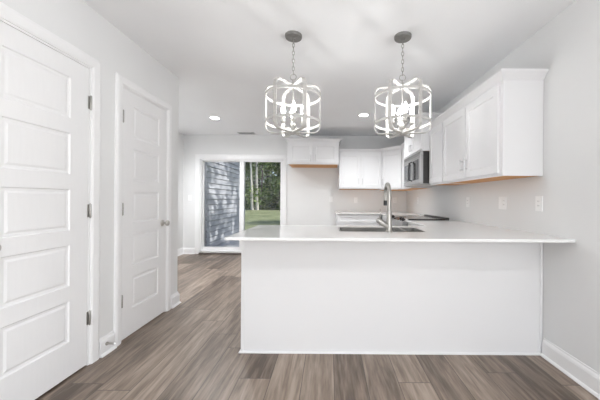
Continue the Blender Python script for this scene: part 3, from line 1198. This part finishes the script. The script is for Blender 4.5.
q = -PI / 2
plate('white outlet on the right wall above the counter, nearest the camera', 'outlet', 'wall_outlet', (XR, 2.136, 1.128), q)
plate('white double gang plate with switch on the right wall below the wall cabinet', 'switch', 'light_switch', (XR, 2.585, 1.128), q, 2)
plate('white outlet on the right wall between the double plate and the range', 'outlet', 'wall_outlet', (XR, 3.228, 1.128), q)
plate('white outlet on the back wall inside the empty refrigerator space', 'outlet', 'wall_outlet', (0.041, YB, 1.150), 0)
plate('white outlet on the back wall above the drawer counter, left of the faucet', 'outlet', 'wall_outlet', (0.555, YB, 1.135), 0)
plate('white outlet on the back wall above the counter, right of the faucet', 'outlet', 'wall_outlet', (1.365, YB, 1.140), 0)
plate('white outlet on the right wall above the far counter past the range', 'outlet', 'wall_outlet', (XR, 5.05, 1.138), q)
plate('white light switch on the wall left of the sliding glass door', 'switch', 'light_switch', (-2.88, YB, 1.162), 0, 1, True)

# ================================================================== DOOR STOP
ds = thing('door_stop', 'small nickel spring door stop on the baseboard between the two doors', 'door stop', (XL + 0.016, 2.065, 0.075))
bm = bmesh.new()
lathe(bm, [(0, 0), (0.013, 0), (0.013, 0.004), (0.006, 0.006), (0, 0.006)], 16, (0, 0, 0), AX_X)
obj('base', bm, M['nickel'], ds, smooth=True)
bm = bmesh.new()
tube(bm, [(0.006 + 0.052 * k / 96, 0.0055 * math.cos(k * PI / 4), 0.0055 * math.sin(k * PI / 4)) for k in range(97)], 0.0015, 6)
obj('spring', bm, M['nickel'], ds, smooth=True)
bm = bmesh.new()
lathe(bm, [(0, 0.056), (0.007, 0.056), (0.008, 0.066), (0.006, 0.071), (0, 0.071)], 14, (0, 0, 0), AX_X)
obj('rubber_tip', bm, M['plate'], ds, smooth=True)


# ================================================================== CEILING LAMPS
def downlight(label, x, y, mat, watts, cone=168):
    t = thing('recessed_ceiling_light', label, 'ceiling light', (x, y, ZC))
    bm = bmesh.new()
    lathe(bm, [(0.068, -0.001), (0.094, -0.001), (0.094, -0.004), (0.078, -0.009), (0.068, -0.007), (0.068, -0.001)], 40)
    bm.faces.ensure_lookup_table()
    obj('trim_ring', bm, M['plate'], t, smooth=True)
    bm = bmesh.new()
    lathe(bm, [(0.0, -0.0035), (0.0675, -0.0035), (0.0675, -0.001), (0.0, -0.001)], 40)
    obj('lens', bm, mat, t)
    d = bpy.data.lights.new('lamp', 'SPOT')
    d.energy = watts
    d.color = (0.97, 0.985, 1.0)
    d.spot_size = R(cone)
    d.spot_blend = 0.75
    d.shadow_soft_size = 0.055
    o = bpy.data.objects.new('lamp', d)
    COL.objects.link(o)
    o.parent = t
    o.location = (0, 0, -0.012)


downlight('lit round recessed ceiling light on the left, over the dining side', -1.87, 4.56, M['can'], CAN_SPOT_W)
downlight('lit round recessed ceiling light over the kitchen floor, between the chandeliers', 0.53, 4.35, M['can'], CAN_SPOT_W * 0.76, 140)
downlight('unseen recessed ceiling light added to fill the dining side, behind the end of the left wall', -2.42, 3.75, M['can'], CAN_SPOT_W)  # invented downlight, hidden from view, brightens the dining side
downlight('lit recessed ceiling light above the camera, over the left of the room', -0.75, 0.10, M['frontcan'], FRONT_SPOT_W, 124)
downlight('lit recessed ceiling light above the camera, over the right of the room', 0.70, 0.10, M['frontcan'], FRONT_SPOT_W, 124)
downlight('unseen recessed ceiling light added as fill behind the camera on the left', -0.75, -2.2, M['frontcan'], FRONT_SPOT_W, 124)  # invented pair behind the camera, added for general fill
downlight('unseen recessed ceiling light added as fill behind the camera on the right', 0.70, -2.2, M['frontcan'], FRONT_SPOT_W, 124)  # second of the invented rear fill pair

# ceiling register near the sliding door
vt_ = thing('ceiling_vent', 'small grey air vent in the ceiling before the sliding door', 'vent', (-1.66, 5.60, ZC))
bm = slab([-0.17, -0.15, 0.15, 0.17], [-0.075, -0.055, 0.055, 0.075], lambda i, j: not (i == 1 and j == 1), -0.008, 0.0)
obj('vent_frame', bm, M['vent'], vt_, bevel=0.002)
bm = bmesh.new()
box(bm, -0.15, 0.15, -0.055, 0.055, -0.002, -0.0005)
obj('vent_backing', bm, M['slot'], vt_)
bm = bmesh.new()
for k in range(6):
    y = -0.046 + k * 0.0185
    vv = [bm.verts.new(p) for p in ((-0.15, y - 0.006, -0.0075), (0.15, y - 0.006, -0.0075), (0.15, y + 0.004, -0.0025), (-0.15, y + 0.004, -0.0025))]
    bm.faces.new(vv)
    g = bmesh.ops.extrude_face_region(bm, geom=[bm.faces[-1]] if False else [f for f in bm.faces if set(f.verts) == set(vv)])
    for u in [x for x in g['geom'] if isinstance(x, bmesh.types.BMVert)]:
        u.co.z += 0.001
obj('slats', bm, M['vent'], vt_)

# ---- chandeliers
CHX = (-0.294, 0.584)
CHY = 2.25
chl = 'small cage chandelier with candle bulbs hanging over the %s of the peninsula'
ch = thing('cage_chandelier', chl % 'left part', 'chandelier', (CHX[0], CHY, ZC), 0.0, 'chandeliers over the peninsula')
bm = bmesh.new()
lathe(bm, [(0, 0), (0.068, 0), (0.068, -0.014), (0.064, -0.022), (0.02, -0.026), (0.012, -0.034), (0, -0.034)], 32)
obj('canopy', bm, M['canopy'], ch, smooth=True)
# chain
bm = bmesh.new()
ztop, zbot = -0.032, -0.315
nl = 9
step = (ztop - zbot) / nl
for k in range(nl):
    zc = ztop - step * (k + 0.5)
    hl_, rw = step * 0.62, 0.0085
    pts = []
    for i in range(16):
        a = 2 * PI * i / 16
        u, v = rw * math.cos(a), hl_ * math.sin(a)
        pts.append((u, 0, zc + v) if k % 2 else (0, u, zc + v))
    tube(bm, pts, 0.0026, 6, closed=True)
obj('chain', bm, M['chain'], ch, smooth=True)
bm = bmesh.new()
tube(bm, [(0.024 * math.cos(2 * PI * i / 24), 0, -0.335 + 0.024 * math.sin(2 * PI * i / 24)) for i in range(24)], 0.0032, 8, closed=True)
obj('hanging_ring', bm, M['chain'], ch, smooth=True)
# cage: three crossing rounded hoops and two rings
CR = 0.218
HT, HB = 2.058 - ZC, 1.682 - ZC
rc = 0.05
for k in range(3):
    a = k * PI / 3
    u = Vector((math.cos(a), math.sin(a), 0))
    wd = Vector((-math.sin(a), math.cos(a), 0))
    pts = []
    for cxs, czs, st in ((CR - rc, HT - rc, 0), (-CR + rc, HT - rc, 90), (-CR + rc, HB + rc, 180), (CR - rc, HB + rc, 270)):
        for i in range(7):
            an = R(st + 15 * i)
            pts.append(u * (cxs + rc * math.cos(an)) + Vector((0, 0, czs + rc * math.sin(an))))
    bm = bmesh.new()
    strap(bm, pts, wd, 0.0155, 0.0035)
    ho = obj('hoop', bm, M['cage'], ch, bevel=0.001, seg=1)
for zr in (1.972 - ZC, 1.762 - ZC):
    bm = bmesh.new()
    n = 72
    rows = []
    for i in range(n):
        c_, s_ = math.cos(2 * PI * i / n), math.sin(2 * PI * i / n)
        rows.append([bm.verts.new((r * c_, r * s_, z)) for r, z in ((0.213, zr - 0.010), (0.219, zr - 0.010), (0.219, zr + 0.010), (0.213, zr + 0.010))])
    for i in range(n):
        a, b = rows[i], rows[(i + 1) % n]
        for k in range(4):
            bm.faces.new([a[k], b[k], b[(k + 1) % 4], a[(k + 1) % 4]])
    obj('ring', bm, M['cage'], ch, smooth=True, angle=40)
# centre stem, hub
bm = bmesh.new()
lathe(bm, [(0, HT + 0.056), (0.006, HT + 0.054), (0.010, HT + 0.010), (0.020, HT + 0.004), (0.020, HT - 0.006), (0.006, HT - 0.012), (0.0055, 1.80 - ZC),
           (0.012, 1.795 - ZC), (0.012, 1.765 - ZC), (0.020, 1.755 - ZC), (0.026, 1.735 - ZC), (0.018, 1.712 - ZC), (0.007, 1.704 - ZC), (0.007, HB + 0.008), (0.024, HB + 0.004), (0.024, HB - 0.006), (0.010, HB - 0.016), (0, HB - 0.018)], 20)
obj('stem', bm, M['arm'], ch, smooth=True)
for k in range(4):
    a = R(-90 + 12 + 90 * k)
    dx, dy = math.cos(a), math.sin(a)
    rr_ = 0.078
    bm = bmesh.new()
    z0 = 1.728 - ZC
    pts = []
    for i in range(9):
        t_ = i / 8
        pts.append((dx * rr_ * (0.2 + 0.8 * math.sin(t_ * PI / 2)), dy * rr_ * (0.2 + 0.8 * math.sin(t_ * PI / 2)), z0 - 0.014 * math.sin(t_ * PI) + 0.030 * t_ * t_))
    tube(bm, pts, 0.005, 10)
    cx_, cy_ = dx * rr_, dy * rr_
    lathe(bm, [(0, 1.754 - ZC), (0.012, 1.755 - ZC), (0.020, 1.763 - ZC), (0.021, 1.768 - ZC), (0, 1.768 - ZC)], 18, (cx_, cy_, 0))
    ar = obj('lamp_arm', bm, M['arm'], ch, smooth=True)
    bm = bmesh.new()
    lathe(bm, [(0, 1.768 - ZC), (0.0115, 1.768 - ZC), (0.0115, 1.828 - ZC), (0, 1.828 - ZC)], 16, (cx_, cy_, 0))
    obj('candle_sleeve', bm, M['candle'], ar, smooth=True)
    bm = bmesh.new()
    zb = 1.828 - ZC
    lathe(bm, [(0, zb), (0.008, zb), (0.014, zb + 0.012), (0.0175, zb + 0.028), (0.016, zb + 0.044), (0.010, zb + 0.062), (0.004, zb + 0.078), (0, zb + 0.086)], 16, (cx_, cy_, 0))
    obj('bulb', bm, M['bulb'], ar, smooth=True)
ch2 = dup(ch, (CHX[1], CHY, ZC), R(-8.5), chl % 'right part', 'chandeliers over the peninsula')

# ================================================================== OUTDOORS
GZ = -0.28
bm = bmesh.new()
n = 30
grid = [[bm.verts.new((-60 + 110 * i / n, 5.94 + 60 * j / n, GZ + (0.10 * math.sin(i * 0.9) * math.sin(j * 0.7) if j > 3 else 0))) for j in range(n + 1)] for i in range(n + 1)]
for i in range(n):
    for j in range(n):
        bm.faces.new([grid[i][j], grid[i + 1][j], grid[i + 1][j + 1], grid[i][j + 1]])
struct(obj('ground_lawn', bm, M['grass'], smooth=True))
struct(obj('ground_patio', BX(-2.60, -0.4, YB + 0.141, 8.3, GZ - 0.1, -0.02), M['concrete'], bevel=0.01))
# lapped siding of the house wing beside the patio
SXW = -2.60
bm = bmesh.new()
ex_h = 0.118
rows = 26
ya, yb = YB + 0.141, 8.32
zb = -0.06
for k in range(rows):
    z0, z1 = zb + k * ex_h, zb + (k + 1) * ex_h
    vv = [(SXW - 0.020, z0), (SXW - 0.020, z0 + 0.016), (SXW + 0.020, z0 + 0.018), (SXW + 0.020, z0 + 0.022), (SXW, z1), (SXW - 0.03, z1), (SXW - 0.03, z0)]
    a = [bm.verts.new((x, ya, z)) for x, z in vv]
    b = [bm.verts.new((x, yb, z)) for x, z in vv]
    bm.faces.new(a)
    bm.faces.new(b)
    for i in range(7):
        bm.faces.new([a[i], a[(i + 1) % 7], b[(i + 1) % 7], b[i]])
struct(obj('wall_siding', bm, M['siding']))
bm = bmesh.new()
box(bm, SXW - 0.08, SXW + 0.03, yb, yb + 0.09, zb - 0.25, zb + rows * ex_h)
struct(obj('trim_4', bm, M['vinyl'], bevel=0.006))
bm = bmesh.new()
box(bm, -5.0, SXW - 0.03, ya, yb, zb - 0.3, zb + rows * ex_h)
struct(obj('wall_wing', bm, M['siding']))


def tree(label, x, y, h, crown_r, crown_z, leaf, bark, tr, nleaf, size, seed, lean=0.0, group=None, cat='tree', name='yard_tree', nb=24, br=1.0):
    rnd = random.Random(seed)
    t = thing(name, label, cat, (x, y, GZ - 0.1), 0, group)
    bm = bmesh.new()
    pts, rad = [], []
    for i in range(9):
        f = i / 8
        pts.append((lean * f * h + 0.12 * math.sin(f * 5 + seed), 0.1 * math.sin(f * 4 + seed * 2), f * h * 0.93))
        rad.append(tr * (1.25 if i == 0 else 1) * (1 - 0.8 * f) + 0.01)
    tube(bm, pts, rad, 9)
    for k in range(9):
        f = 0.30 + 0.6 * k / 9
        if f * h < crown_z[0]:
            continue
        a = k * 2.4 + seed
        p0 = Vector((lean * f * h, 0, f * h * 0.93))
        L_ = crown_r * (0.9 - 0.4 * f)
        p1 = p0 + Vector((math.cos(a) * L_ * 0.5, math.sin(a) * L_ * 0.5, L_ * 0.35))
        p2 = p0 + Vector((math.cos(a) * L_, math.sin(a) * L_, L_ * 0.55))
        tube(bm, [p0, p1, p2], [tr * 0.3, tr * 0.2, tr * 0.08], 6)
    obj('trunk', bm, bark, t, smooth=True)
    vs, fs = [], []
    blobs = []
    for k in range(nb):
        f = rnd.random()
        z = crown_z[0] + (crown_z[1] - crown_z[0]) * f
        rr2 = crown_r * (math.sin(PI * (0.25 + 0.65 * f))) * (0.25 + 0.6 * rnd.random())
        a = rnd.random() * 2 * PI
        blobs.append((lean * z + rr2 * math.cos(a), rr2 * math.sin(a), z, crown_r * br * (0.30 + 0.25 * rnd.random())))
    for k in range(nleaf):
        bx_, by_, bz_, br_ = blobs[k % nb]
        d = Vector((rnd.gauss(0, 1), rnd.gauss(0, 1), rnd.gauss(0, 0.8))).normalized() * br_ * (0.55 + 0.5 * rnd.random())
        c = Vector((bx_, by_, bz_)) + d
        u = Vector((rnd.gauss(0, 1), rnd.gauss(0, 1), rnd.gauss(0, 0.6))).normalized()
        w_ = u.cross(Vector((rnd.gauss(0, 1), rnd.gauss(0, 1), rnd.gauss(0, 1)))).normalized()
        s_ = size * (0.6 + 0.7 * rnd.random())
        i0 = len(vs)
        vs += [c - u * s_, c + w_ * s_ * 0.45, c + u * s_, c - w_ * s_ * 0.45]
        fs.append((i0, i0 + 1, i0 + 2, i0 + 3))
    me = bpy.data.meshes.new('foliage')
    me.from_pydata(vs, [], fs)
    me.materials.append(leaf)
    fo = bpy.data.objects.new('foliage', me)
    COL.objects.link(fo)
    fo.parent = t
    return t


G = 'trees of the wood beyond the lawn'
lb = ('tall dark leafy tree in the wood beyond the lawn', 'tall mid green leafy tree in the wood beyond the lawn', 'bushy olive green tree at the edge of the wood')
rnd = random.Random(3)
k = 0
for row, (yy, rc_, n_) in enumerate(((37.5, 2.5, 9), (43.0, 3.3, 9), (50.0, 4.0, 7))):
    for i in range(n_):
        x = -24 + i * rc_ * 1.5 + (0, 2.6, 1.2)[row]
        y = yy + rnd.uniform(-0.5, 0.5)
        olive = row == 0 and i % 3 == 0
        if row == 0:
            tree(lb[2 if olive else 1], x, y, rnd.uniform(9, 12), rc_, (-0.3, 11.0), (M['leafy'] if olive else M['leaf']), M['bark'], 0.14, 4200, 0.24, k + 1, group=G + (', olive' if olive else ', mid green'))
        else:
            tree(lb[0], x, y, rnd.uniform(15, 18), rc_, (-0.3, 16.5), M['leafd'], M['bark'], 0.2, 4200, 0.36, k + 1, group=G + ', dark')
        k += 1
tree('pale straight trunked tree before the wood, left one of two close together', -9.75, 35.2, 16, 2.6, (8.0, 16), M['leaf'], M['palebark'], 0.15, 900, 0.26, 71)
tree('pale straight trunked tree before the wood, right one of two close together', -9.15, 35.6, 16, 2.6, (8.5, 16), M['leaf'], M['palebark'], 0.17, 900, 0.26, 72, 0.006)
# yard trees to the right, whose shade dapples the siding and the lawn
tree('broad tree on the right side of the yard, nearest the house', 4.6, 7.4, 11.0, 3.0, (4.6, 11.8), M['leaf'], M['bark'], 0.16, 1500, 0.23, 81, nb=60, br=0.7)
tree('broad tree on the right side of the yard, halfway to the wood', 9.5, 17.0, 11.0, 3.4, (2.5, 11), M['leaf'], M['bark'], 0.22, 2200, 0.28, 83)
tree('broad tree on the right side of the yard, close to the wood', 11.0, 27.0, 12.0, 3.8, (2.0, 12), M['leafd'], M['bark'], 0.24, 2200, 0.30, 84)
